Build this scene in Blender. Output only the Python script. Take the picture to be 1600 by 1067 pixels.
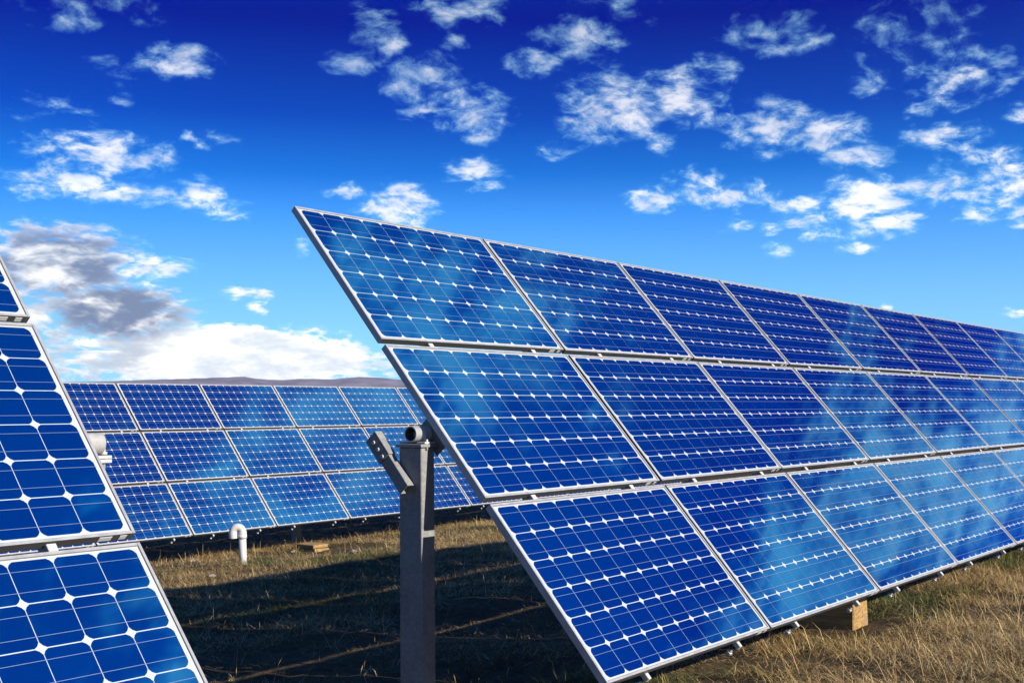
import bpy, bmesh, math, random
import numpy as np
from mathutils import Vector, Matrix

random.seed(7)
rng = np.random.default_rng(7)
for o in list(bpy.data.objects): bpy.data.objects.remove(o)
scene = bpy.context.scene
COL = scene.collection

# ------------------------------------------------------------------ camera
# world: X along the panel rows, Y away to the next row, Z up (ground = 0 at Y = -1)
ZS = 2.8
F = 1893.16                                   # focal length in pixels of the 1600 px wide photograph
CAM = Vector((-4.5746, -4.9452, -1.1500 + ZS))
RW = np.array([[0.6027674972698704, -0.7978562681268737, -0.009834614647094508],
               [0.04084457527049637, 0.0431619314502274, -0.9982328227143082],
               [0.7968707956159338, 0.6013006095818825, 0.05860470979600513]])
cd = bpy.data.cameras.new('camera')
cam = bpy.data.objects.new('camera', cd); COL.objects.link(cam)
cd.sensor_width = 36.0; cd.lens = F / 1600 * 36
cd.clip_start = 0.05; cd.clip_end = 30000
Rb = np.array([RW[0], -RW[1], -RW[2]]).T
cam.matrix_world = Matrix.Translation(CAM) @ Matrix(Rb.tolist()).to_4x4()
scene.camera = cam
def ray(px, py):
    d = RW.T @ np.array([(px - 800) / F, (py - 533.5) / F, 1.0]); return d / np.linalg.norm(d)

# ------------------------------------------------------------------ sun and sky
L = Vector((-0.146, 1.0, -0.46)).normalized()            # direction sunlight travels
SUN_EL = math.asin(-L.z); SUN_AZ = math.atan2(-L.x, -L.y)  # azimuth from +Y towards +X
sd = bpy.data.lights.new('sun', 'SUN'); sun = bpy.data.objects.new('sun', sd); COL.objects.link(sun)
sd.energy = 5.0; sd.angle = math.radians(0.53); sd.color = (1.0, 0.92, 0.80)
sun.rotation_euler = (-L).to_track_quat('Z', 'Y').to_euler()
sun.location = (0, -20, 15)

vs = scene.view_settings
scene.display_settings.display_device = 'sRGB'
vs.view_transform = 'Standard'; vs.look = 'None'; vs.gamma = 1.0; vs.exposure = 1.0
vs.use_curve_mapping = False
scene.cycles.max_bounces = 5; scene.cycles.diffuse_bounces = 3; scene.cycles.glossy_bounces = 3; scene.cycles.transmission_bounces = 2

SKY_STRENGTH = 0.1
# clouds seen in the photograph, as directions: pixel, half sizes, amount, greyness
CLOUDS = [
 (110,15,70,26,.5,0),(185,8,60,20,.5,0),(275,95,68,26,.9,0),(180,105,40,14,.4,0),(190,152,22,18,.5,0),
 (160,240,105,36,1,0),(95,288,75,26,1,0),(195,302,80,18,1,0),(305,305,45,26,.9,0),(325,220,38,14,.55,0),(295,213,12,10,.7,0),
 (355,330,44,16,.75,0),(155,365,34,16,.95,0),(70,165,55,18,.32,0),(240,415,66,18,1,0),(390,458,44,12,.95,0),(402,480,18,14,.8,0),(470,388,14,14,.8,0),
 (90,410,120,58,1.7,1),(185,485,105,48,1.7,1),(60,500,100,40,1.0,.5),
 (340,555,180,48,2.6,0),(440,562,150,38,2.2,0),(140,555,110,45,1.1,.35),(570,568,80,30,1.0,0),(500,520,60,14,.6,0),
 (545,98,46,20,.75,0),(590,42,40,40,.6,0),(608,66,28,18,.75,0),(670,132,66,38,.9,0),(740,180,58,38,.8,0),(650,175,24,14,.6,0),(750,206,24,20,.95,0),
 (710,15,80,28,.7,0),(715,65,24,12,.5,0),(620,325,62,40,1.1,0),(545,300,34,14,.85,0),(745,272,48,26,.9,0),(870,237,34,14,.8,0),(835,100,48,24,.9,0),(905,60,70,40,.72,0),(950,18,70,26,.45,0),
 (965,168,88,54,1.05,0),(1030,226,28,20,.75,0),(1060,150,54,42,.95,0),(1100,172,44,28,.85,0),(1120,105,34,24,.65,0),(1020,312,46,22,1,0),
 (1205,48,80,32,.6,0),(1255,66,44,18,.75,0),(1210,200,66,44,.85,0),(1290,208,56,34,.85,0),(1335,245,56,22,.85,0),(1090,285,50,22,.75,0),(1150,305,66,22,.95,0),
 (1350,312,78,38,1.1,0),(1250,325,46,18,.95,0),(1392,350,50,24,1.1,0),(1256,346,38,16,.95,0),(1310,366,60,12,.85,0),(1340,388,34,10,.85,0),(1205,358,22,10,.85,0),(1215,390,22,14,.85,0),(1150,350,28,14,.55,0),
 (1365,130,34,22,.6,0),(1505,115,80,36,.72,0),(1470,160,46,22,.65,0),(1480,215,62,24,.75,0),(1545,245,56,15,.75,0),(1480,292,90,28,.85,0),(1560,290,66,34,.85,0),(1530,335,40,14,.85,0),(1597,340,24,24,.85,0),(1592,180,24,18,.65,0),(1430,50,90,45,.32,0),
 (1583,490,26,10,.8,0),(1382,478,12,9,.7,0)]

world = bpy.data.worlds.new('World'); scene.world = world; world.use_nodes = True
nt = world.node_tree; N = nt.nodes; LK = nt.links; N.clear()
class G:
    """tiny node-graph helper"""
    def __init__(s, tree): s.t = tree
    def n(s, kind, **kw):
        x = s.t.nodes.new(kind)
        for k, v in kw.items(): setattr(x, k, v)
        return x
    def put(s, sock, v):
        if hasattr(v, 'is_linked') or isinstance(v, bpy.types.NodeSocket): s.t.links.new(v, sock)
        else: sock.default_value = v
    def math(s, op, a, b=None, c=None, clamp=False):
        x = s.n('ShaderNodeMath', operation=op, use_clamp=clamp); s.put(x.inputs[0], a)
        if b is not None: s.put(x.inputs[1], b)
        if c is not None: s.put(x.inputs[2], c)
        return x.outputs[0]
    def vmath(s, op, a, b=None, out=0):
        x = s.n('ShaderNodeVectorMath', operation=op); s.put(x.inputs[0], a)
        if b is not None: s.put(x.inputs[1], b)
        return x.outputs[out]
    def smooth(s, v, a, b, c=0.0, d=1.0):
        x = s.n('ShaderNodeMapRange', interpolation_type='SMOOTHSTEP'); s.put(x.inputs[0], v)
        for i, q in enumerate((a, b, c, d)): s.put(x.inputs[1 + i], q)
        return x.outputs[0]
    def lin(s, v, a, b, c=0.0, d=1.0):
        x = s.n('ShaderNodeMapRange'); s.put(x.inputs[0], v)
        for i, q in enumerate((a, b, c, d)): s.put(x.inputs[1 + i], q)
        return x.outputs[0]
    def noise(s, vec, scale, detail=4, rough=.55, dist=0.0):
        x = s.n('ShaderNodeTexNoise'); x.noise_dimensions = '3D'
        s.put(x.inputs['Vector'], vec); s.put(x.inputs['Scale'], scale); s.put(x.inputs['Detail'], detail)
        s.put(x.inputs['Roughness'], rough); s.put(x.inputs['Distortion'], dist)
        return x
    def mix(s, f, a, b, blend='MIX'):
        x = s.n('ShaderNodeMix', data_type='RGBA', blend_type=blend); s.put(x.inputs[0], f); s.put(x.inputs[6], a); s.put(x.inputs[7], b)
        return x.outputs[2]
    def comb(s, a, b, c):
        x = s.n('ShaderNodeCombineXYZ'); s.put(x.inputs[0], a); s.put(x.inputs[1], b); s.put(x.inputs[2], c); return x.outputs[0]

g = G(nt)
tc = g.n('ShaderNodeTexCoord'); D = tc.outputs['Generated']
sky = g.n('ShaderNodeTexSky'); sky.sky_type = 'NISHITA'; sky.sun_disc = False
sky.sun_elevation = SUN_EL; sky.sun_rotation = SUN_AZ
sky.air_density = 1.0; sky.dust_density = 0.3; sky.ozone_density = 3.0; sky.altitude = 600
sep = g.n('ShaderNodeSeparateXYZ'); LK.new(D, sep.inputs[0])
SX, SY, SZ = sep.outputs
# the photograph's deep, saturated blue: a tint by elevation carried by the Nishita dome's own brightness
sc = g.n('ShaderNodeSeparateColor'); LK.new(sky.outputs[0], sc.inputs[0])
lum = g.math('MULTIPLY', g.math('MULTIPLY', sc.outputs[2], SKY_STRENGTH), 2.0)
lum = g.math('MINIMUM', g.math('POWER', lum, .6), 1.15)
ramp = g.n('ShaderNodeValToRGB'); LK.new(g.math('MAXIMUM', SZ, 0.0), ramp.inputs[0])
stops = [(0.0, (.34, .75, 1.0)), (.05, (.28, .68, 1.0)), (.111, (.15, .49, 1.0)), (.158, (.060, .34, .97)), (.194, (.010, .185, .75)), (.24, (.001, .072, .55)), (.312, (.0, .012, .35)), (.40, (.0, .040, .43)), (.60, (.002, .12, .58)), (1.0, (.003, .13, .58))]
er = ramp.color_ramp.elements
while len(er) < len(stops): er.new(.5)
for e_, (p_, c_) in zip(er, stops): e_.position = p_
for e_, (p_, c_) in zip(er, stops): e_.color = (*c_, 1)
BLUE = g.mix(1.0, ramp.outputs[0], g.comb(lum, lum, lum), 'MULTIPLY')
# directions for the clouds
az = g.math('ARCTAN2', SX, SY); el = g.math('ARCSINE', SZ)
Q = g.comb(az, el, 0.0)
zz = g.math('ADD', g.math('MAXIMUM', SZ, -0.05), 0.33)
P2 = g.comb(g.math('DIVIDE', SX, zz), g.math('DIVIDE', SY, zz), 0.0)
wp = g.noise(P2, 5.0, 3)
P3 = g.vmath('ADD', P2, g.vmath('SCALE', g.vmath('SUBTRACT', wp.outputs[1], (.5, .5, .5)), None))
P3.node.inputs[1].links[0].from_node.inputs['Scale'].default_value = 0.09
nfine = g.noise(P3, 24.0, 6, .62).outputs[0]
cov = None; grey = None
for (px, py, rx, ry, amt, gr) in CLOUDS:
    d = ray(px, py); a0 = math.atan2(d[0], d[1]); e0 = math.asin(d[2])
    kx, ky = F / rx / 1.10, F / ry / 1.08
    vm = g.n('ShaderNodeVectorMath', operation='MULTIPLY_ADD'); LK.new(Q, vm.inputs[0]); vm.inputs[1].default_value = (kx, ky, 0); vm.inputs[2].default_value = (-a0 * kx, -e0 * ky, 0)
    r2 = g.vmath('DOT_PRODUCT', vm.outputs[0], vm.outputs[0], out=1)
    b = g.math('MULTIPLY_ADD', r2, -amt * .8, amt)
    cov = b if cov is None else g.math('MAXIMUM', cov, b)
    if gr:
        q = g.math('MULTIPLY', g.smooth(r2, 1.3, .2), gr)
        grey = q if grey is None else g.math('MAXIMUM', grey, q)
fw = ray(800, 533)
ang = g.vmath('DOT_PRODUCT', D, tuple(fw), out=1)
outside = g.smooth(ang, math.cos(math.radians(27)), math.cos(math.radians(36)))
big = g.noise(P2, 2.1, 2, .5).outputs[0]
base = g.math('SUBTRACT', g.lin(big, .39, .65, -.5, 1.15), g.smooth(SZ, .5, .85, 0.0, .5))
cov = g.math('MAXIMUM', cov, -0.5)
cov = g.math('ADD', g.math('MULTIPLY', cov, g.math('SUBTRACT', 1.0, outside)), g.math('MULTIPLY', base, outside))
den = g.math('ADD', cov, g.math('MULTIPLY', g.math('SUBTRACT', nfine, .5), 3.3))
alpha = g.smooth(den, .10, 1.4)
alpha = g.math('MULTIPLY', alpha, g.smooth(SZ, -.02, .01))
# thinner cloud higher up
alpha = g.math('MULTIPLY', alpha, g.lin(SZ, .10, .33, 1.0, .55))
shade = g.noise(P3, 9.0, 4, .6).outputs[0]
greyness = g.math('MULTIPLY', grey, g.math('SUBTRACT', 1.0, outside))
greyness = g.math('MAXIMUM', greyness, g.math('MULTIPLY', g.smooth(g.noise(P2, 3.3, 2).outputs[0], .52, .68, 0, .9), outside))
greyness = g.math('MULTIPLY', greyness, g.smooth(shade, .72, .42))
white = g.mix(g.smooth(shade, .35, .65), (.80, .88, .98, 1), (1.26, 1.26, 1.24, 1))
white = g.mix(g.smooth(alpha, .05, .75), (.30, .80, 1.12, 1), white)          # thin edges let the blue through
ccol = g.mix(greyness, white, (.22, .29, .46, 1))
FIN = g.mix(alpha, BLUE, ccol)
bg = g.n('ShaderNodeBackground'); LK.new(FIN, bg.inputs[0]); bg.inputs[1].default_value = 0.5
wo = g.n('ShaderNodeOutputWorld'); LK.new(bg.outputs[0], wo.inputs[0])

# ------------------------------------------------------------------ helpers
def tag(o, label=None, cat=None, group=None, kind=None):
    if label: o['label'] = label
    if cat: o['category'] = cat
    if group: o['group'] = group
    if kind: o['kind'] = kind
    return o
def empty(name, loc=(0, 0, 0)):
    o = bpy.data.objects.new(name, None); COL.objects.link(o); o.location = loc; o.empty_display_size = .2; return o
def link(name, me, parent=None, loc=None, mw=None):
    o = bpy.data.objects.new(name, me); COL.objects.link(o)
    if parent is not None: o.parent = parent
    if mw is not None: o.matrix_local = mw
    elif loc is not None: o.location = loc
    return o
def mesh(name, verts, faces, mat=None, smooth=False):
    me = bpy.data.meshes.new(name); me.from_pydata([tuple(v) for v in verts], [], faces); me.update()
    if mat: me.materials.append(mat)
    if smooth: me.polygons.foreach_set('use_smooth', [True] * len(me.polygons))
    return me
def bm_box(bm, x0, x1, y0, y1, z0, z1, mw=None):
    vs_ = [bm.verts.new((x, y, z)) for x in (x0, x1) for y in (y0, y1) for z in (z0, z1)]
    if mw is not None:
        for v in vs_: v.co = mw @ v.co
    for f in ((0, 1, 3, 2), (4, 6, 7, 5), (0, 4, 5, 1), (2, 3, 7, 6), (0, 2, 6, 4), (1, 5, 7, 3)): bm.faces.new([vs_[i] for i in f])
    return vs_
def bm_tube(bm, p0, p1, r, seg=20, inner=None, caps=True):
    p0, p1 = Vector(p0), Vector(p1); ax = (p1 - p0).normalized()
    a = ax.orthogonal().normalized(); b = ax.cross(a)
    ring = lambda c, rr: [bm.verts.new(c + (a * math.cos(t) + b * math.sin(t)) * rr) for t in [2 * math.pi * i / seg for i in range(seg)]]
    A, B = ring(p0, r), ring(p1, r)
    for i in range(seg): bm.faces.new((A[i], A[(i + 1) % seg], B[(i + 1) % seg], B[i])).smooth = True
    if inner:
        Ai, Bi = ring(p0, inner), ring(p1, inner)
        for i in range(seg):
            j = (i + 1) % seg
            bm.faces.new((Ai[j], Ai[i], Bi[i], Bi[j])).smooth = True
            bm.faces.new((A[j], A[i], Ai[i], Ai[j])); bm.faces.new((B[i], B[j], Bi[j], Bi[i]))
    elif caps:
        bm.faces.new(A[::-1]); bm.faces.new(B)
def bm_mesh(name, bm, mat, bevel=0.0):
    bmesh.ops.recalc_face_normals(bm, faces=bm.faces[:])
    if bevel:
        bmesh.ops.bevel(bm, geom=[e for e in bm.edges if len(e.link_faces) == 2 and e.calc_face_angle(0) > .6], offset=bevel, segments=1, affect='EDGES', clamp_overlap=True)
    me = bpy.data.meshes.new(name); bm.to_mesh(me); bm.free(); me.materials.append(mat); return me
def box_mesh(name, ext, mat, bevel=0.0):
    bm = bmesh.new(); bm_box(bm, *ext); return bm_mesh(name, bm, mat, bevel)
def tube_mesh(name, p0, p1, r, mat, seg=20, inner=None):
    bm = bmesh.new(); bm_tube(bm, p0, p1, r, seg, inner); return bm_mesh(name, bm, mat)

# ------------------------------------------------------------------ materials
def material(name):
    m = bpy.data.materials.new(name); m.use_nodes = True
    b = m.node_tree.nodes['Principled BSDF']; return m, G(m.node_tree), b
def bump(gg, b, h, strength, dist=.01):
    x = gg.n('ShaderNodeBump'); x.inputs['Strength'].default_value = strength; x.inputs['Distance'].default_value = dist
    gg.t.links.new(h, x.inputs['Height']); gg.t.links.new(x.outputs[0], b.inputs['Normal'])

M = {}
# monocrystalline cell laminated behind glass (the coat is the bonded glass)
m, q, b = material('solar_cell')
at = q.n('ShaderNodeAttribute', attribute_name='tone')
col = q.mix(at.outputs['Fac'], (0.0001, 0.0063, 0.0431, 1), (0.0002, 0.0163, 0.0871, 1))
q.put(b.inputs['Base Color'], col); b.inputs['Roughness'].default_value = .4; b.inputs['Specular IOR Level'].default_value = .0
b.inputs['Coat Weight'].default_value = 1.0; b.inputs['Coat Roughness'].default_value = .012; b.inputs['Coat IOR'].default_value = 1.28
gl = q.n('ShaderNodeBsdfGlossy'); gl.inputs['Color'].default_value = (.018, .56, 1.0, 1); gl.inputs['Roughness'].default_value = .03
mx = q.n('ShaderNodeMixShader'); mx.inputs[0].default_value = .6
out = m.node_tree.nodes['Material Output']
q.t.links.new(b.outputs[0], mx.inputs[1]); q.t.links.new(gl.outputs[0], mx.inputs[2]); q.t.links.new(mx.outputs[0], out.inputs[0])
M['cell'] = m
m, q, b = material('white_backsheet')
tcx = q.n('ShaderNodeTexCoord')
ns = q.noise(tcx.outputs['Object'], 3.0, 3).outputs[0]
q.put(b.inputs['Base Color'], q.mix(ns, (0.3216, 0.3369, 0.3522, 1), (0.3751, 0.3828, 0.3905, 1))); b.inputs['Roughness'].default_value = .6
b.inputs['Coat Weight'].default_value = 1.0; b.inputs['Coat Roughness'].default_value = .012
M['sheet'] = m
m, q, b = material('cell_ribbon'); b.inputs['Base Color'].default_value = (0.1479, 0.2001, 0.3132, 1); b.inputs['Metallic'].default_value = .3; b.inputs['Roughness'].default_value = .5
M['ribbon'] = m
m, q, b = material('anodised_aluminium')
tcx = q.n('ShaderNodeTexCoord'); ns = q.noise(tcx.outputs['Object'], 14.0, 5, .65).outputs[0]
q.put(b.inputs['Base Color'], q.mix(q.smooth(ns, .35, .7), (0.2756, 0.2833, 0.2948, 1), (0.3445, 0.3522, 0.3637, 1))); b.inputs['Metallic'].default_value = .35
q.put(b.inputs['Roughness'], q.lin(ns, .3, .7, .35, .55))
M['alu'] = m
m, q, b = material('frame_gap_shade_and_seal'); b.inputs['Base Color'].default_value = (.055, .057, .06, 1); b.inputs['Roughness'].default_value = .5; M['gap_shade_seal'] = m  # dark glazing seal, also the painted shade on frame sides in the gaps
def steel(name, c0, c1, metallic=.12):
    m, q, b = material(name); tcx = q.n('ShaderNodeTexCoord')
    vo = q.n('ShaderNodeTexVoronoi'); q.put(vo.inputs['Vector'], tcx.outputs['Object']); vo.inputs['Scale'].default_value = 75
    ns = q.noise(tcx.outputs['Object'], 7.0, 6, .65).outputs[0]
    sp = q.n('ShaderNodeSeparateColor'); q.t.links.new(vo.outputs['Color'], sp.inputs[0])
    f = q.math('ADD', q.math('MULTIPLY', sp.outputs[0], .35), q.math('MULTIPLY', ns, .9), clamp=True)
    q.put(b.inputs['Base Color'], q.mix(f, c0, c1)); b.inputs['Metallic'].default_value = metallic
    q.put(b.inputs['Roughness'], q.lin(f, 0, 1, .5, .7)); b.inputs['Specular IOR Level'].default_value = .25; bump(q, b, ns, .15, .004); return m
m, q, b = material('tube_bore_shade'); b.inputs['Base Color'].default_value = (.03, .024, .02, 1); b.inputs['Roughness'].default_value = .8; M['tube_bore_shade'] = m  # near-black colour stands in for the shade inside the tube
M['galv'] = steel('galvanised_steel', (0.0957, 0.0974, 0.0974, 1), (0.2349, 0.2349, 0.2262, 1))
M['galv_light'] = steel('bright_galvanised_steel', (0.2992, 0.2992, 0.2904, 1), (0.4224, 0.4224, 0.4048, 1), .15)
m, q, b = material('white_sticker'); b.inputs['Base Color'].default_value = (.5, .5, .49, 1); b.inputs['Roughness'].default_value = .6; M['sticker'] = m
m, q, b = material('white_pvc'); tcx = q.n('ShaderNodeTexCoord')
ns = q.noise(tcx.outputs['Object'], 9.0, 6, .7).outputs[0]
sx = q.n('ShaderNodeSeparateXYZ'); q.t.links.new(tcx.outputs['Object'], sx.inputs[0])
dirt = q.math('MULTIPLY', q.smooth(sx.outputs[2], .16, 0), q.smooth(ns, .42, .6))
q.put(b.inputs['Base Color'], q.mix(dirt, (0.4287, 0.4211, 0.4173, 1), (.20, .15, .09, 1))); b.inputs['Roughness'].default_value = .4; M['pvc'] = m
m, q, b = material('sawn_timber'); tcx = q.n('ShaderNodeTexCoord')
mp = q.n('ShaderNodeMapping'); q.t.links.new(tcx.outputs['Object'], mp.inputs[0]); mp.inputs['Scale'].default_value = (14, 1.3, 22)
ns = q.noise(mp.outputs[0], 2.2, 6, .65, .6).outputs[0]
n2 = q.noise(tcx.outputs['Object'], 6, 4).outputs[0]
c = q.mix(q.smooth(ns, .3, .72), (0.1305, 0.074, 0.0244, 1), (0.348, 0.2175, 0.074, 1)); c = q.mix(q.smooth(n2, .52, .72, 0, .55), c, (.16, .12, .08, 1))
q.put(b.inputs['Base Color'], c); b.inputs['Roughness'].default_value = .85; bump(q, b, ns, .5, .006); M['timber'] = m
m, q, b = material('pale_stone'); tcx = q.n('ShaderNodeTexCoord'); ns = q.noise(tcx.outputs['Object'], 18, 5, .65).outputs[0]
q.put(b.inputs['Base Color'], q.mix(ns, (0.1392, 0.1218, 0.1001, 1), (0.3132, 0.2871, 0.2436, 1))); b.inputs['Roughness'].default_value = .9; bump(q, b, ns, .5, .01); M['stone'] = m
# soil with straw litter
m, q, b = material('dry_soil'); ge = q.n('ShaderNodeNewGeometry'); ps = ge.outputs['Position']
n1 = q.noise(ps, .55, 5, .6).outputs[0]; n2 = q.noise(ps, 9, 7, .7).outputs[0]; n3 = q.noise(ps, 60, 4, .7).outputs[0]
c = q.mix(q.smooth(n2, .35, .68), (0.0246, 0.0158, 0.0079, 1), (0.0836, 0.0546, 0.0246, 1)); c = q.mix(q.smooth(n1, .55, .72, 0, .5), c, (.055, .055, .018, 1))
c = q.mix(q.smooth(n3, .55, .72, 0, .6), c, (.17, .12, .058, 1))
q.put(b.inputs['Base Color'], c); b.inputs['Roughness'].default_value = .95; b.inputs['Specular IOR Level'].default_value = .15
bump(q, b, q.math('ADD', n2, q.math('MULTIPLY', n3, .5)), .9, .03); M['soil'] = m
m, q, b = material('dry_grass_blade'); at = q.n('ShaderNodeAttribute', attribute_name='blade_colour')
q.put(b.inputs['Base Color'], at.outputs['Color']); b.inputs['Roughness'].default_value = .7; b.inputs['Specular IOR Level'].default_value = .25; M['grass'] = m
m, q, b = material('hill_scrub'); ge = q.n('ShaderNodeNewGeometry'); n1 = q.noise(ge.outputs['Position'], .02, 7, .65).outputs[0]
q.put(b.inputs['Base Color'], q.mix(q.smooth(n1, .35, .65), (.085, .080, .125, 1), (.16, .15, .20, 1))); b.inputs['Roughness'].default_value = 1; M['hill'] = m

# ------------------------------------------------------------------ ground and hills
def vnoise(x, y, seed=0):
    xi = np.floor(x).astype(np.int64); yi = np.floor(y).astype(np.int64); fx = x - xi; fy = y - yi
    def h(a, b):
        n = (a * 374761393 + b * 668265263 + seed * 974711) & 0x7fffffff
        n = ((n ^ (n >> 13)) * 1274126177) & 0x7fffffff
        return ((n ^ (n >> 16)) & 0xffff) / 65535.0
    ux = fx * fx * (3 - 2 * fx); uy = fy * fy * (3 - 2 * fy)
    return (h(xi, yi) * (1 - ux) + h(xi + 1, yi) * ux) * (1 - uy) + (h(xi, yi + 1) * (1 - ux) + h(xi + 1, yi + 1) * ux) * uy - .5
def ground_z(x, y):
    x = np.asarray(x, float); y = np.asarray(y, float)
    yc = np.clip(y, -14, 24); z = -.05 * (yc + 1)
    near = np.exp(-((x - 4) ** 2 + (y - 2) ** 2) / 60. ** 2)
    return z + near * (.10 * vnoise(x * .45, y * .45, 1) + .07 * vnoise(x * 1.7, y * 1.7, 2) + .035 * vnoise(x * 5, y * 5, 3))
def axis(c0, c1, step, far):
    mid = np.arange(c0, c1 + step / 2, step); s = step; lo, hi = [c0], [c1]
    while hi[-1] < far: s *= 1.22; hi.append(hi[-1] + s)
    s = step
    while lo[-1] > -far: s *= 1.22; lo.append(lo[-1] - s)
    return np.concatenate([lo[:0:-1], mid, hi[1:]])
gx_, gy_ = axis(-9, 26, .14, 2400), axis(-8, 16, .14, 2400)
XX, YY = np.meshgrid(gx_, gy_, indexing='ij'); ZZ = ground_z(XX, YY)
def grid_mesh(name, XX, YY, ZZ, mat, wrap=False):
    n0, n1 = XX.shape; me = bpy.data.meshes.new(name)
    me.vertices.add(n0 * n1); me.vertices.foreach_set('co', np.stack([XX, YY, ZZ], -1).astype(np.float32).ravel())
    i = np.arange(n0 if wrap else n0 - 1)[:, None]; j = np.arange(n1 - 1)[None]; k = (i + 1) % n0
    f = np.stack([i * n1 + j, k * n1 + j, k * n1 + j + 1, i * n1 + j + 1], -1).reshape(-1, 4)
    me.loops.add(f.size); me.loops.foreach_set('vertex_index', f.ravel().astype(np.int32))
    me.polygons.add(len(f)); me.polygons.foreach_set('loop_start', np.arange(0, f.size, 4, dtype=np.int32)); me.polygons.foreach_set('loop_total', np.full(len(f), 4, np.int32))
    me.polygons.foreach_set('use_smooth', np.ones(len(f), bool)); me.update(); me.validate(); me.materials.append(mat); return me
tag(link('ground', grid_mesh('ground', XX, YY, ZZ, M['soil'])), kind='structure')

# mesa-like ridge round the plain; heights in view follow the photograph's skyline
ridge_px = [(-60, 596), (60, 596), (105, 595.5), (200, 593), (280, 590.5), (330, 588.5), (385, 587), (402, 590.5), (440, 592), (480, 590), (520, 591), (560, 587.5), (585, 588), (620, 591), (700, 592), (820, 590), (1000, 596)]
raz, rel = [], []
for px, py in ridge_px:
    d = ray(px, py); raz.append(math.atan2(d[0], d[1])); rel.append(math.asin(d[2]))
NA = 1440; azs = np.linspace(0, 2 * math.pi, NA, endpoint=False); azw = (azs + math.pi) % (2 * math.pi) - math.pi
base_el = math.radians(1.35) + np.radians(.5) * vnoise(azs * 9 / (2 * math.pi) * 3, azs * 0 + .5, 11) + np.radians(.35) * vnoise(azs * 30, azs * 0, 12)
o_ = np.argsort(raz); prof = np.interp(azw, np.array(raz)[o_], np.array(rel)[o_])
wgt = np.clip(np.minimum(azw - min(raz), max(raz) - azw) / .06, 0, 1); elv = prof * wgt + base_el * (1 - wgt)
elv = elv + np.radians(.03) * vnoise(azs * 160, azs * 0, 13)
RS = np.array([1150, 1300, 1450, 1600, 1725, 1800, 1840, 1900, 2100, 2400, 2700]); HS = np.array([-.05, .04, .16, .38, .66, .9, 1.0, .98, .7, .3, -.06])
HX = CAM.x + np.sin(azs)[:, None] * RS; HY = CAM.y + np.cos(azs)[:, None] * RS
peak = np.tan(elv) * 1840 + CAM.z
HZ = HS[None] * peak[:, None] + 11 * vnoise(HX * .012, HY * .012, 14) * (HS * (1 - HS) * 3)[None] - 1.5
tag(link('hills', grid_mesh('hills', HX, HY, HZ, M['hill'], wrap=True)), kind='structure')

HAZE = True
if HAZE:
    hm = bpy.data.materials.new('pale_air'); hm.use_nodes = True; hn = hm.node_tree; hn.nodes.clear()
    pv = hn.nodes.new('ShaderNodeVolumePrincipled'); pv.inputs['Color'].default_value = (.80, .84, 1.0, 1); pv.inputs['Density'].default_value = 0.5e-4; pv.inputs['Anisotropy'].default_value = .3
    ho = hn.nodes.new('ShaderNodeOutputMaterial'); hn.links.new(pv.outputs[0], ho.inputs['Volume'])
    tag(link('haze', box_mesh('haze', (-3400, 3400, -3400, 3400, -9, 78), hm)), kind='stuff')
# ------------------------------------------------------------------ solar panels
W, H, GX, GY = 1.65, 1.003, .0251, .038
WP, HP = W + GX, H + GY
DEPTH = .037
TILT = math.radians(49.5)
U = Vector((1, 0, 0)); V = Vector((0, -math.cos(TILT), -math.sin(TILT))); NRM = Vector((0, -math.sin(TILT), math.cos(TILT)))
# panel-local frame: x along the row, y up the slope, z out of the glass
BASIS = Matrix((U, -V, NRM)).transposed().to_4x4()
CELL, CGAP, CGAPY = .1560, .0031, .0042
MX = (W - 10 * CELL - 9 * CGAP) / 2; MY = (H - 6 * CELL - 5 * CGAPY) / 2
def cell_outline():
    h = CELL / 2; pts = []
    c = .0195
    for sx_, sy_, rev in ((1, -1, 0), (1, 1, 0), (-1, 1, 0), (-1, -1, 0)):
        a, bq = (h - c, h), (h, h - c)
        arc = [(h - c, h), (h - c * .40, h - c * .40), (h, h - c)]
        arc = [(x * sx_, y * sy_) for x, y in arc]
        if sx_ * sy_ > 0: arc = arc[::-1]
        pts += arc
    return pts
OUT = cell_outline()
def cell_geo(ox, oy, z1, z0=None):
    n = len(OUT); vv = [(ox + x, oy + y, z1) for x, y in OUT]; ff = [tuple(range(n))]
    if z0 is not None:
        vv += [(ox + x * 1.002, oy + y * 1.002, z0) for x, y in OUT]; ff += [(i, i + n, (i + 1) % n + n, (i + 1) % n) for i in range(n)]
    return vv, ff
def set_tone(me, tones):
    a = me.attributes.new('tone', 'FLOAT', 'FACE'); a.data.foreach_set('value', np.asarray(tones, np.float32))
ZC, ZSH = -.0030, -.0040                                    # cells and backsheet below the frame lip
CELL_ME = []
for i in range(7):
    vv, ff = cell_geo(0, 0, ZC, ZSH - .0002); me = mesh('cell', vv, ff, M['cell']); set_tone(me, [i / 6] * len(ff)); CELL_ME.append(me)
def cell_xy(c, r): return MX + CELL / 2 + c * (CELL + CGAP), -(MY + CELL / 2 + r * (CELL + CGAPY))
SHEET_ME = mesh('solar_panel', [(.004, -.004, ZSH), (W - .004, -.004, ZSH), (W - .004, -H + .004, ZSH), (.004, -H + .004, ZSH),
                                (.004, -.004, -.012), (W - .004, -.004, -.012), (W - .004, -H + .004, -.012), (.004, -H + .004, -.012)],
                [(0, 3, 2, 1), (4, 5, 6, 7), (0, 1, 5, 4), (1, 2, 6, 5), (2, 3, 7, 6), (3, 0, 4, 7)], M['sheet'])
bm = bmesh.new(); LIP = .0115
bm_box(bm, 0, LIP, -H, 0, -DEPTH, 0); bm_box(bm, W - LIP, W, -H, 0, -DEPTH, 0)
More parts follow.
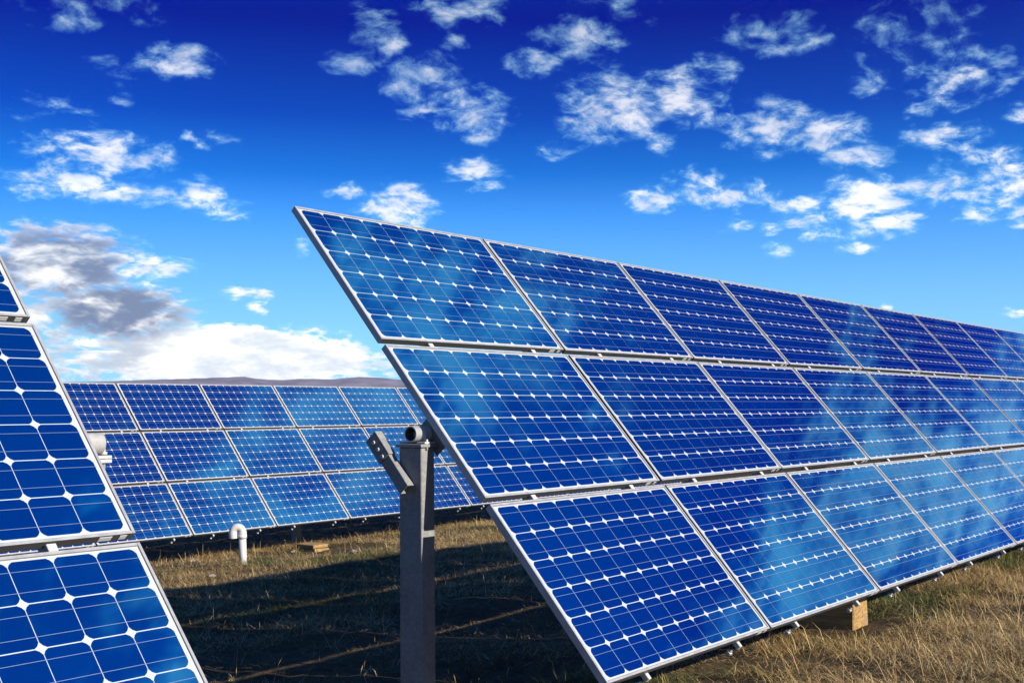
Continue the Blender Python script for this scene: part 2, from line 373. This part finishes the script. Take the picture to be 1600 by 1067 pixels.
bm_box(bm, LIP + .0008, W - LIP - .0008, -LIP, 0, -DEPTH, 0); bm_box(bm, LIP + .0008, W - LIP - .0008, -H, -H + LIP, -DEPTH, 0)
for a_ in ((LIP, LIP + .003, -H + LIP, -LIP), (W - LIP - .003, W - LIP, -H + LIP, -LIP), (LIP + .003, W - LIP - .003, -LIP - .003, -LIP), (LIP + .003, W - LIP - .003, -H + LIP, -H + LIP + .003)):
    bm_box(bm, *a_, ZSH - .001, ZSH + .0006)                 # dark glazing seal
FRAME_ME = bm_mesh('frame', bm, M['alu'], .0012); FRAME_ME.materials.append(M['gap_shade_seal'])
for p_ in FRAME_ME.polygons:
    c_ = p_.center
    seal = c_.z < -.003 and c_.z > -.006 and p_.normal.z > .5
    if seal or (abs(p_.normal.y) > .8 and (c_.y > -.001 or c_.y < -H + .001)): p_.material_index = 1  # long side faces painted dark as the shade in the row gaps
FRAME_IN = FRAME_ME.copy()                                   # panels inside the row: both end faces painted dark to imitate seam shade
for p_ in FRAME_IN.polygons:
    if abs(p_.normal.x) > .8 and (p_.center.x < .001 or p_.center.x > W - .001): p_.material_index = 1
vv, ff = [], []
for r in range(6):
    cy = cell_xy(0, r)[1]
    for off in (-.039, .039):
        k = len(vv); y = cy + off; h = .0008
        vv += [(MX - .006, y - h, ZC + .0006), (W - MX + .006, y - h, ZC + .0006), (W - MX + .006, y + h, ZC + .0006), (MX - .006, y + h, ZC + .0006)]; ff.append((k, k + 1, k + 2, k + 3))
RIB_ME = mesh('busbars', vv, ff, M['ribbon'])
bm = bmesh.new(); bm_box(bm, -.025, .025, -.0014, 0, -.013, .013); STICK_ME = bm_mesh('sticker', bm, M['sticker'])
RAILS = (.385, 1.325)                                        # two rails under every column of panels
bm = bmesh.new(); bm_box(bm, -.013, .013, -3 * HP + GY - .030, .02, -DEPTH - .0315, -DEPTH - .0015); RAIL_ME = bm_mesh('rail', bm, M['galv_light'], .003)
bm = bmesh.new(); bm_box(bm, -.018, .018, -GY + .004, -.004, -DEPTH + .006, -DEPTH + .030); CLAMP_ME = bm_mesh('clamp', bm, M['galv_light'], .002)
bm = bmesh.new(); bm_tube(bm, (0, -.022, -DEPTH - .05), (0, -.022, -DEPTH - .10), .007, 8); bm_box(bm, -.013, .013, -.035, -.009, -DEPTH - .086, -DEPTH - .072); BOLT_ME = bm_mesh('bolt', bm, M['galv_light'])

def solar_array(label, x0, ncol, y0, z0, single, posts, tube_ext):
    """x0 = left edge, ncol columns of three landscape panels; single = {(col,row)} whose cells are separate objects"""
    root = empty('solar_array', (x0, y0, z0)); tag(root, label, 'solar array', 'solar arrays in the field')
    rest_v, rest_f, rest_t = [], [], []
    for c in range(ncol):
        for r in range(3):
            jitter = Matrix.Rotation(random.uniform(-.0022, .0022), 4, 'X') @ Matrix.Rotation(random.uniform(-.0022, .0022), 4, 'Y')
            mw = BASIS @ Matrix.Translation((c * WP, -r * HP, 0)) @ jitter
            p = link('solar_panel', SHEET_ME, root, mw=mw)
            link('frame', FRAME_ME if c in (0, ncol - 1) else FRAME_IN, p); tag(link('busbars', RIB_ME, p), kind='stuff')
            for sx_, sw in ((W - .115, 1.0), (W - .045, .55)):
                s = link('sticker', STICK_ME, p, loc=(sx_, -H - .0006, -DEPTH * .5)); s.scale = (sw, 1, .8)
            pt = random.uniform(-.12, .12)
            for cr in range(6):
                for cc_ in range(10):
                    x, y = cell_xy(cc_, cr); t = min(1, max(0, random.gauss(.5 + pt, .2)))
                    if (c, r) in single:
                        link('cell', CELL_ME[int(round(t * 6))], p, loc=(x, y, 0))
                    else:
                        k = len(rest_v); a, f_ = cell_geo(x, y, ZC)
                        rest_v += [mw @ Vector(w_) for w_ in a]; rest_f += [tuple(i + k for i in w_) for w_ in f_]; rest_t.append(t)
        for ru in RAILS:
            link('rail', RAIL_ME, root, mw=BASIS @ Matrix.Translation((c * WP + ru, 0, 0)))
            link('bolt', BOLT_ME, root, mw=BASIS @ Matrix.Translation((c * WP + ru - .01, -3 * HP + .045, 0)))
            for r in (1, 2): link('clamp', CLAMP_ME, root, mw=BASIS @ Matrix.Translation((c * WP + ru, -r * HP + GY, 0)))
    me = mesh('cell_field', rest_v, rest_f, M['cell']); set_tone(me, rest_t)
    tag(link('cell_field', me, root), kind='stuff')
    ax = V * 1.535 - NRM * .130; x1 = ncol * WP
    tt = link('torque_tube', tube_mesh('torque_tube', (tube_ext[0], ax.y, ax.z), (x1 + tube_ext[1], ax.y, ax.z), .040, M['galv_light'], 28, .034), root)
    tt.data.materials.append(M['tube_bore_shade'])
    for p_ in tt.data.polygons:
        if abs(p_.normal.x) < .5 and math.hypot(p_.center.y - ax.y, p_.center.z - ax.z) < .036: p_.material_index = 1
    for xp in posts:
        gz = float(ground_z(x0 + xp, y0 + ax.y)) - z0
        post(root, xp, ax, gz)
    return root
def post(root, xp, ax, gz):
    """galvanised box post with cap plate and tube saddle; xp = middle of the post along the row"""
    yc, zt = ax.y - .004, ax.z - .066
    hw, hd = .050, .0735
    bm = bmesh.new(); bm_box(bm, xp - hw, xp + hw, yc - hd, yc + hd, gz - .5, zt); link('post', bm_mesh('post', bm, M['galv'], .004), root)
    bm = bmesh.new(); bm_box(bm, xp - hw - .014, xp + hw + .010, yc - hd - .012, yc + hd + .012, zt + .001, zt + .017); link('cap_plate', bm_mesh('cap_plate', bm, M['galv'], .002), root)
    # saddle: an upright plate with foot that holds the tube
    bm = bmesh.new()
    bm_box(bm, xp + .018, xp + .030, ax.y - .046, ax.y + .046, zt + .018, ax.z + .012)
    bm_box(bm, xp - .030, xp + .048, ax.y - .085, ax.y - .030, zt + .018, zt + .028)
    bm_box(bm, xp - .030, xp + .048, ax.y + .030, ax.y + .085, zt + .018, zt + .028)
    link('saddle', bm_mesh('saddle', bm, M['galv_light'], .002), root)
    for dx in (-.012,):
        bm = bmesh.new(); bm_tube(bm, (xp + dx, yc - hd - .004, zt - .012), (xp + dx, yc - hd - .004, zt + .040), .006, 8)
        link('bolt', bm_mesh('bolt', bm, M['galv_light']), root)

ARR_B = solar_array('large blue solar array filling the right side, its near end on a grey post', 0.0, 12, 0.0, ZS,
                    {(0, 0), (0, 1), (0, 2), (1, 1), (1, 2)}, [-.0155, 4.9, 9.8, 14.7], (-.058, .2))
AX = V * 1.535 - NRM * .130
NA_ = 4
ARR_A = solar_array('solar array cut off by the left edge, with the largest cells', -1.97 - (NA_ * WP - GX), NA_, 0.0, ZS,
                    {(3, 0), (3, 1), (3, 2)}, [1.4, 5.2], (-.2, .12))
C0 = 7.288 - GX / 2
ARR_C = solar_array('distant solar array standing across the back behind the white vent pipe', C0 - 4 * WP, 13, 12.067, ZS - .603,
                    {(4, 0), (4, 1), (4, 2), (5, 1), (5, 2)}, [3.0, 7.9 + 1.9, 16.6], (-.2, .2))

# lever arm (channel) bolted to the near post, and the dark plate behind the tube
s_ = -V; perp = NRM
bm = bmesh.new()
mwA = Matrix.Translation((-.118, -.80, -1.398 + 0.0)) @ BASIS
Lh = .165
bm_box(bm, 0, .005, -Lh, Lh, -.034, .034, mwA)
bm_box(bm, .0055, .046, -Lh, Lh, .029, .034, mwA)
bm_box(bm, .0055, .046, -Lh, Lh, -.034, -.029, mwA)
arm = link('lever_arm', bm_mesh('lever_arm', bm, M['galv'], .0012), ARR_B)
bm = bmesh.new(); bm_box(bm, -.006, -.001, .03, Lh + .012, -.040, .036, mwA); bm_box(bm, -.006, .044, .03, Lh + .012, .037, .043, mwA)
link('splice_plate', bm_mesh('splice_plate', bm, M['galv'], .001), arm)
for k in range(3):
    bm = bmesh.new(); p = mwA @ Vector((-.006, Lh - .03 - k * .045, .004)); bm_tube(bm, p, p + Vector((-.012, 0, 0)), .010, 6); link('bolt', bm_mesh('bolt', bm, M['galv_light']), arm)
bm = bmesh.new(); mwP = BASIS @ Matrix.Translation((0, -1.535, 0))
bm_box(bm, .060, .068, -.13, .055, -.150, -DEPTH - .004, mwP); bm_box(bm, .0685, .115, -.13, .055, -.060, -DEPTH - .004, mwP)
link('end_bracket', bm_mesh('end_bracket', bm, M['galv'], .001), ARR_B)
# coupling bracket with bolt on the left array's tube end
xa = NA_ * WP - GX
bm = bmesh.new(); bm_box(bm, xa - .06, xa + .185, AX.y - .020, AX.y + .030, AX.z - .074, AX.z - .060); bm_box(bm, xa - .06, xa + .185, AX.y - .020, AX.y + .030, AX.z - .058, AX.z - .046)
cb = link('coupling_bracket', bm_mesh('coupling_bracket', bm, M['galv_light'], .001), ARR_A)
bm = bmesh.new(); bm_tube(bm, (xa + .160, AX.y - .0, AX.z - .098), (xa + .160, AX.y, AX.z - .020), .009, 6); bm_tube(bm, (xa + .160, AX.y, AX.z - .044), (xa + .160, AX.y, AX.z - .032), .016, 6); link('bolt', bm_mesh('bolt', bm, M['galv_light']), cb)
link('end_cap', tube_mesh('end_cap', (xa + .1205, AX.y, AX.z), (xa + .124, AX.y, AX.z), .0405, M['galv_light'], 28), ARR_A)

# ------------------------------------------------------------------ vent pipe, timber, stones
def gp(px, py):
    """ground point under a pixel (the ground is a plane sloping 5 % away from the camera)"""
    d = ray(px, py); s = (-.05 * (CAM.y + 1) - CAM.z) / (d[2] + .05 * d[1]); P = np.array(CAM) + s * d
    return Vector((P[0], P[1], float(ground_z(P[0], P[1]))))
base = gp(380, 886)
pipe = empty('vent_pipe', base); tag(pipe, 'white plastic vent pipe with a bent top standing in the grass', 'pipe'); pipe.rotation_euler = (0, math.radians(-2.5), 0)
r = .052; hh = .44
link('pipe', tube_mesh('pipe', (0, 0, -.25), (0, 0, hh), r, M['pvc'], 24), pipe)
bm = bmesh.new(); dirx = Vector((-.66, .50, 0)).normalized(); dirx = Vector((-.72, .69, 0)).normalized()
rb = .062; n = 14; path = [Vector((0, 0, hh - .055))] + [Vector((0, 0, hh + .02)) + dirx * (rb - rb * math.cos(t)) + Vector((0, 0, rb * math.sin(t))) for t in [math.pi * i / n for i in range(n + 1)]]
path.append(path[-1] + Vector((0, 0, -.085)))
prev = None
for i, p in enumerate(path):
    t = (path[min(i + 1, len(path) - 1)] - path[max(i - 1, 0)]).normalized(); a = t.cross(dirx.cross(Vector((0, 0, 1)))).normalized(); bq = t.cross(a)
    rr = r * (1.16 if i in (0, 1, len(path) - 1, len(path) - 2) else 1.06)
    ring = [bm.verts.new(p + (a * math.cos(q_) + bq * math.sin(q_)) * rr) for q_ in [2 * math.pi * k / 22 for k in range(22)]]
    if prev:
        for k in range(22): bm.faces.new((prev[k], prev[(k + 1) % 22], ring[(k + 1) % 22], ring[k])).smooth = True
    prev = ring
link('elbow', bm_mesh('elbow', bm, M['pvc']), pipe)
link('collar', tube_mesh('collar', (0, 0, hh - .075), (0, 0, hh - .02), r * 1.2, M['pvc'], 24), pipe)

def timber(name, px, py, w, l, h, label, planks=1, rz=0.0):
    p = gp(px, py); o = empty(name, (p.x, p.y, p.z - .015)); o.rotation_euler = (0, 0, rz); tag(o, label, 'timber')
    for k in range(planks):
        hk = h / planks; j = random.uniform(-.012, .012) if planks > 1 else 0
        bm = bmesh.new(); bm_box(bm, j, w + j, 0 if k == 0 else .02, l, k * hk + .003, (k + 1) * hk - .003)
        for v in bm.verts: v.co += Vector([random.uniform(-.006, .006) for _ in range(3)])
        link('plank' if planks > 1 else 'beam', bm_mesh('plank', bm, M['timber'], .008), o)
    return o
timber('timber_sleeper', 1334, 990, .33, 1.1, .235, 'squared timber sleeper lying under the front edge of the right array', 1, .05)
timber('timber_stack', 491, 857, .33, .45, .135, 'two stacked timber planks under the distant array', 2, -.03)

def stone(px, py, s, label):
    p = gp(px, py); bm = bmesh.new(); bmesh.ops.create_icosphere(bm, subdivisions=2, radius=s)
    ph = random.random() * 9
    for v in bm.verts:
        k = 1 + .22 * math.sin(v.co.x / s * 3 + ph) * math.cos(v.co.y / s * 2.3 + ph) + .1 * random.uniform(-1, 1)
        v.co = Vector((v.co.x * 1.25 * k, v.co.y * k, v.co.z * .62 * k))
    me = bm_mesh('stone', bm, M['stone']); o = link('stone', me, None, (p.x, p.y, p.z + s * .3)); o.rotation_euler = (0, 0, ph); tag(o, label, 'stone', 'pale stones in the dry grass')
for a in ((553, 858, .055, 'pale stone in the sunlit grass right of the timber planks'), (458, 858, .05, 'pale stone in the sunlit grass left of the timber planks'),
          (596, 832, .06, 'pale flat stone in the grass just left of the tall post'), (332, 904, .04, 'pale stone at the sunlit edge left of the vent pipe base'),
          (757, 806, .06, 'whitish stone right of the tall post, at the foot of the distant array'), (300, 876, .05, 'pale stone nearest the left array in the sunlit strip')):
    stone(*a)

# ------------------------------------------------------------------ dry grass
def grass_mesh(name, x, y, length, width, lean, azim, colour):
    n = len(x); z = ground_z(x, y) - .01
    d = np.stack([np.cos(azim), np.sin(azim)], -1); s = np.stack([-d[:, 1], d[:, 0]], -1)
    def pt(t, off, wd):
        ang = lean * (.45 + .75 * t); hx = length * t * np.sin(ang); hz = length * t * np.cos(ang)
        return np.stack([x + d[:, 0] * hx + s[:, 0] * wd, y + d[:, 1] * hx + s[:, 1] * wd, z + np.maximum(hz, .006 + off)], -1)
    v = np.stack([pt(0, 0, -width), pt(0, 0, width), pt(.5, .012, -width * .8), pt(.5, .012, width * .8), pt(1.0, .012, width * 0)], 1).reshape(-1, 3)
    b0 = np.arange(n)[:, None] * 5
    quads = b0 + np.array([[0, 1, 3, 2]]); tris = b0 + np.array([[2, 3, 4]])
    lp = np.concatenate([quads, tris], 1).astype(np.int32)
    me = bpy.data.meshes.new(name); me.vertices.add(5 * n); me.vertices.foreach_set('co', v.astype(np.float32).ravel())
    me.loops.add(lp.size); me.loops.foreach_set('vertex_index', lp.ravel())
    me.polygons.add(2 * n); st = (np.arange(n)[:, None] * 7 + np.array([[0, 4]])).ravel(); me.polygons.foreach_set('loop_start', st.astype(np.int32))
    me.polygons.foreach_set('loop_total', np.tile([4, 3], n).astype(np.int32)); me.update()
    ca = me.attributes.new('blade_colour', 'FLOAT_COLOR', 'FACE'); c4 = np.concatenate([colour, np.ones((n, 1))], 1); ca.data.foreach_set('color', np.repeat(c4, 2, 0).astype(np.float32).ravel())
    me.materials.append(M['grass']); return me
def scatter(n, x0, x1, y0, y1, scale=1.0, keep=None):
    nc = n // 9
    cx = rng.uniform(x0, x1, nc); cy = rng.uniform(y0, y1, nc)
    dens = .9 * vnoise(cx * .8, cy * .8, 21) + 1.1 * vnoise(cx * 3.1, cy * 3.1, 22) + .45
    k = rng.uniform(0, 1, nc) < np.clip(dens * 1.5 + .08, .05, 1); cx, cy = cx[k], cy[k]
    m = rng.integers(5, 16, len(cx)); idx = np.repeat(np.arange(len(cx)), m); N_ = len(idx)
    x = cx[idx] + rng.normal(0, .05, N_) * scale; y = cy[idx] + rng.normal(0, .05, N_) * scale
    flow = 9 * vnoise(cx * .9, cy * .9, 23) + 7 * vnoise(cx * 4, cy * 4, 24)
    azim = flow[idx] + rng.normal(0, 1.3, N_) + .6
    lean = np.clip(rng.normal(1.3, .30, N_), .15, 1.57)
    length = rng.gamma(4, .028, N_) * scale + .025; width = rng.uniform(.0008, .0022, N_) * scale
    gpatch = np.clip((vnoise(cx * .7, cy * .7, 25) + .4 * vnoise(cx * 3, cy * 3, 26) - .12) * 3.2, 0, .85)[idx]
    t = rng.uniform(0, 1, (N_, 1)); tan = np.array([[0.348, 0.2306, 0.0853]]) * (1 - t) + np.array([[0.1436, 0.0853, 0.0313]]) * t
    pale = rng.uniform(0, 1, (N_, 1)) < .26; tan = np.where(pale, np.array([[0.5046, 0.3828, 0.187]]), tan)
    gre = np.array([[0.0539, 0.0679, 0.0139]]) * rng.uniform(.6, 1.4, (N_, 1))
    isg = (rng.uniform(0, 1, N_) < gpatch)[:, None]; colour = np.where(isg, gre, tan)
    if keep is not None:
        kk = keep(x, y); x, y, length, width, lean, azim, colour = x[kk], y[kk], length[kk], width[kk], lean[kk], azim[kk], colour[kk]
    return x, y, length, width, lean, azim, colour
parts = [scatter(330000, -1.5, 11, -4.6, -.6),        # in front of the right array
         scatter(210000, -3.5, 16, 2.5, 11.5, 1.15),  # sunlit strip and behind
         scatter(22000, -3.5, 12, -.8, 2.8, 1.0),     # under and behind the row
         scatter(50000, -9, 26, -9, 16, 1.4)]
KEEP = [(gp(1334, 990), .34), (gp(1300, 985), .3), (gp(1360, 985), .3), (gp(500, 860), .35), (gp(380, 886), .12)]
def stalks(n, x0, x1, y0, y1):
    x = rng.uniform(x0, x1, n); y = rng.uniform(y0, y1, n); t = rng.uniform(.6, 1.3, (n, 1))
    return x, y, rng.uniform(.14, .36, n), rng.uniform(.0012, .0022, n), rng.uniform(.1, .9, n), rng.uniform(0, 6.28, n), np.array([[.42, .29, .12]]) * t
parts += [stalks(900, -3, 13, .5, 11), stalks(250, 0, 9, -4, -1)]
allp = [np.concatenate([p[i] for p in parts]) for i in range(7)]
ok_ = np.ones(len(allp[0]), bool)
for p_, r_ in KEEP: ok_ &= (allp[0] - p_.x) ** 2 + (allp[1] - p_.y) ** 2 > r_ * r_
ok_ |= allp[2] < .05
allp = [a_[ok_] for a_ in allp]
print('blades', len(allp[0]))
tag(link('dry_grass', grass_mesh('dry_grass', *allp)), 'matted dry tan grass with green patches covering the ground', 'grass', kind='stuff')
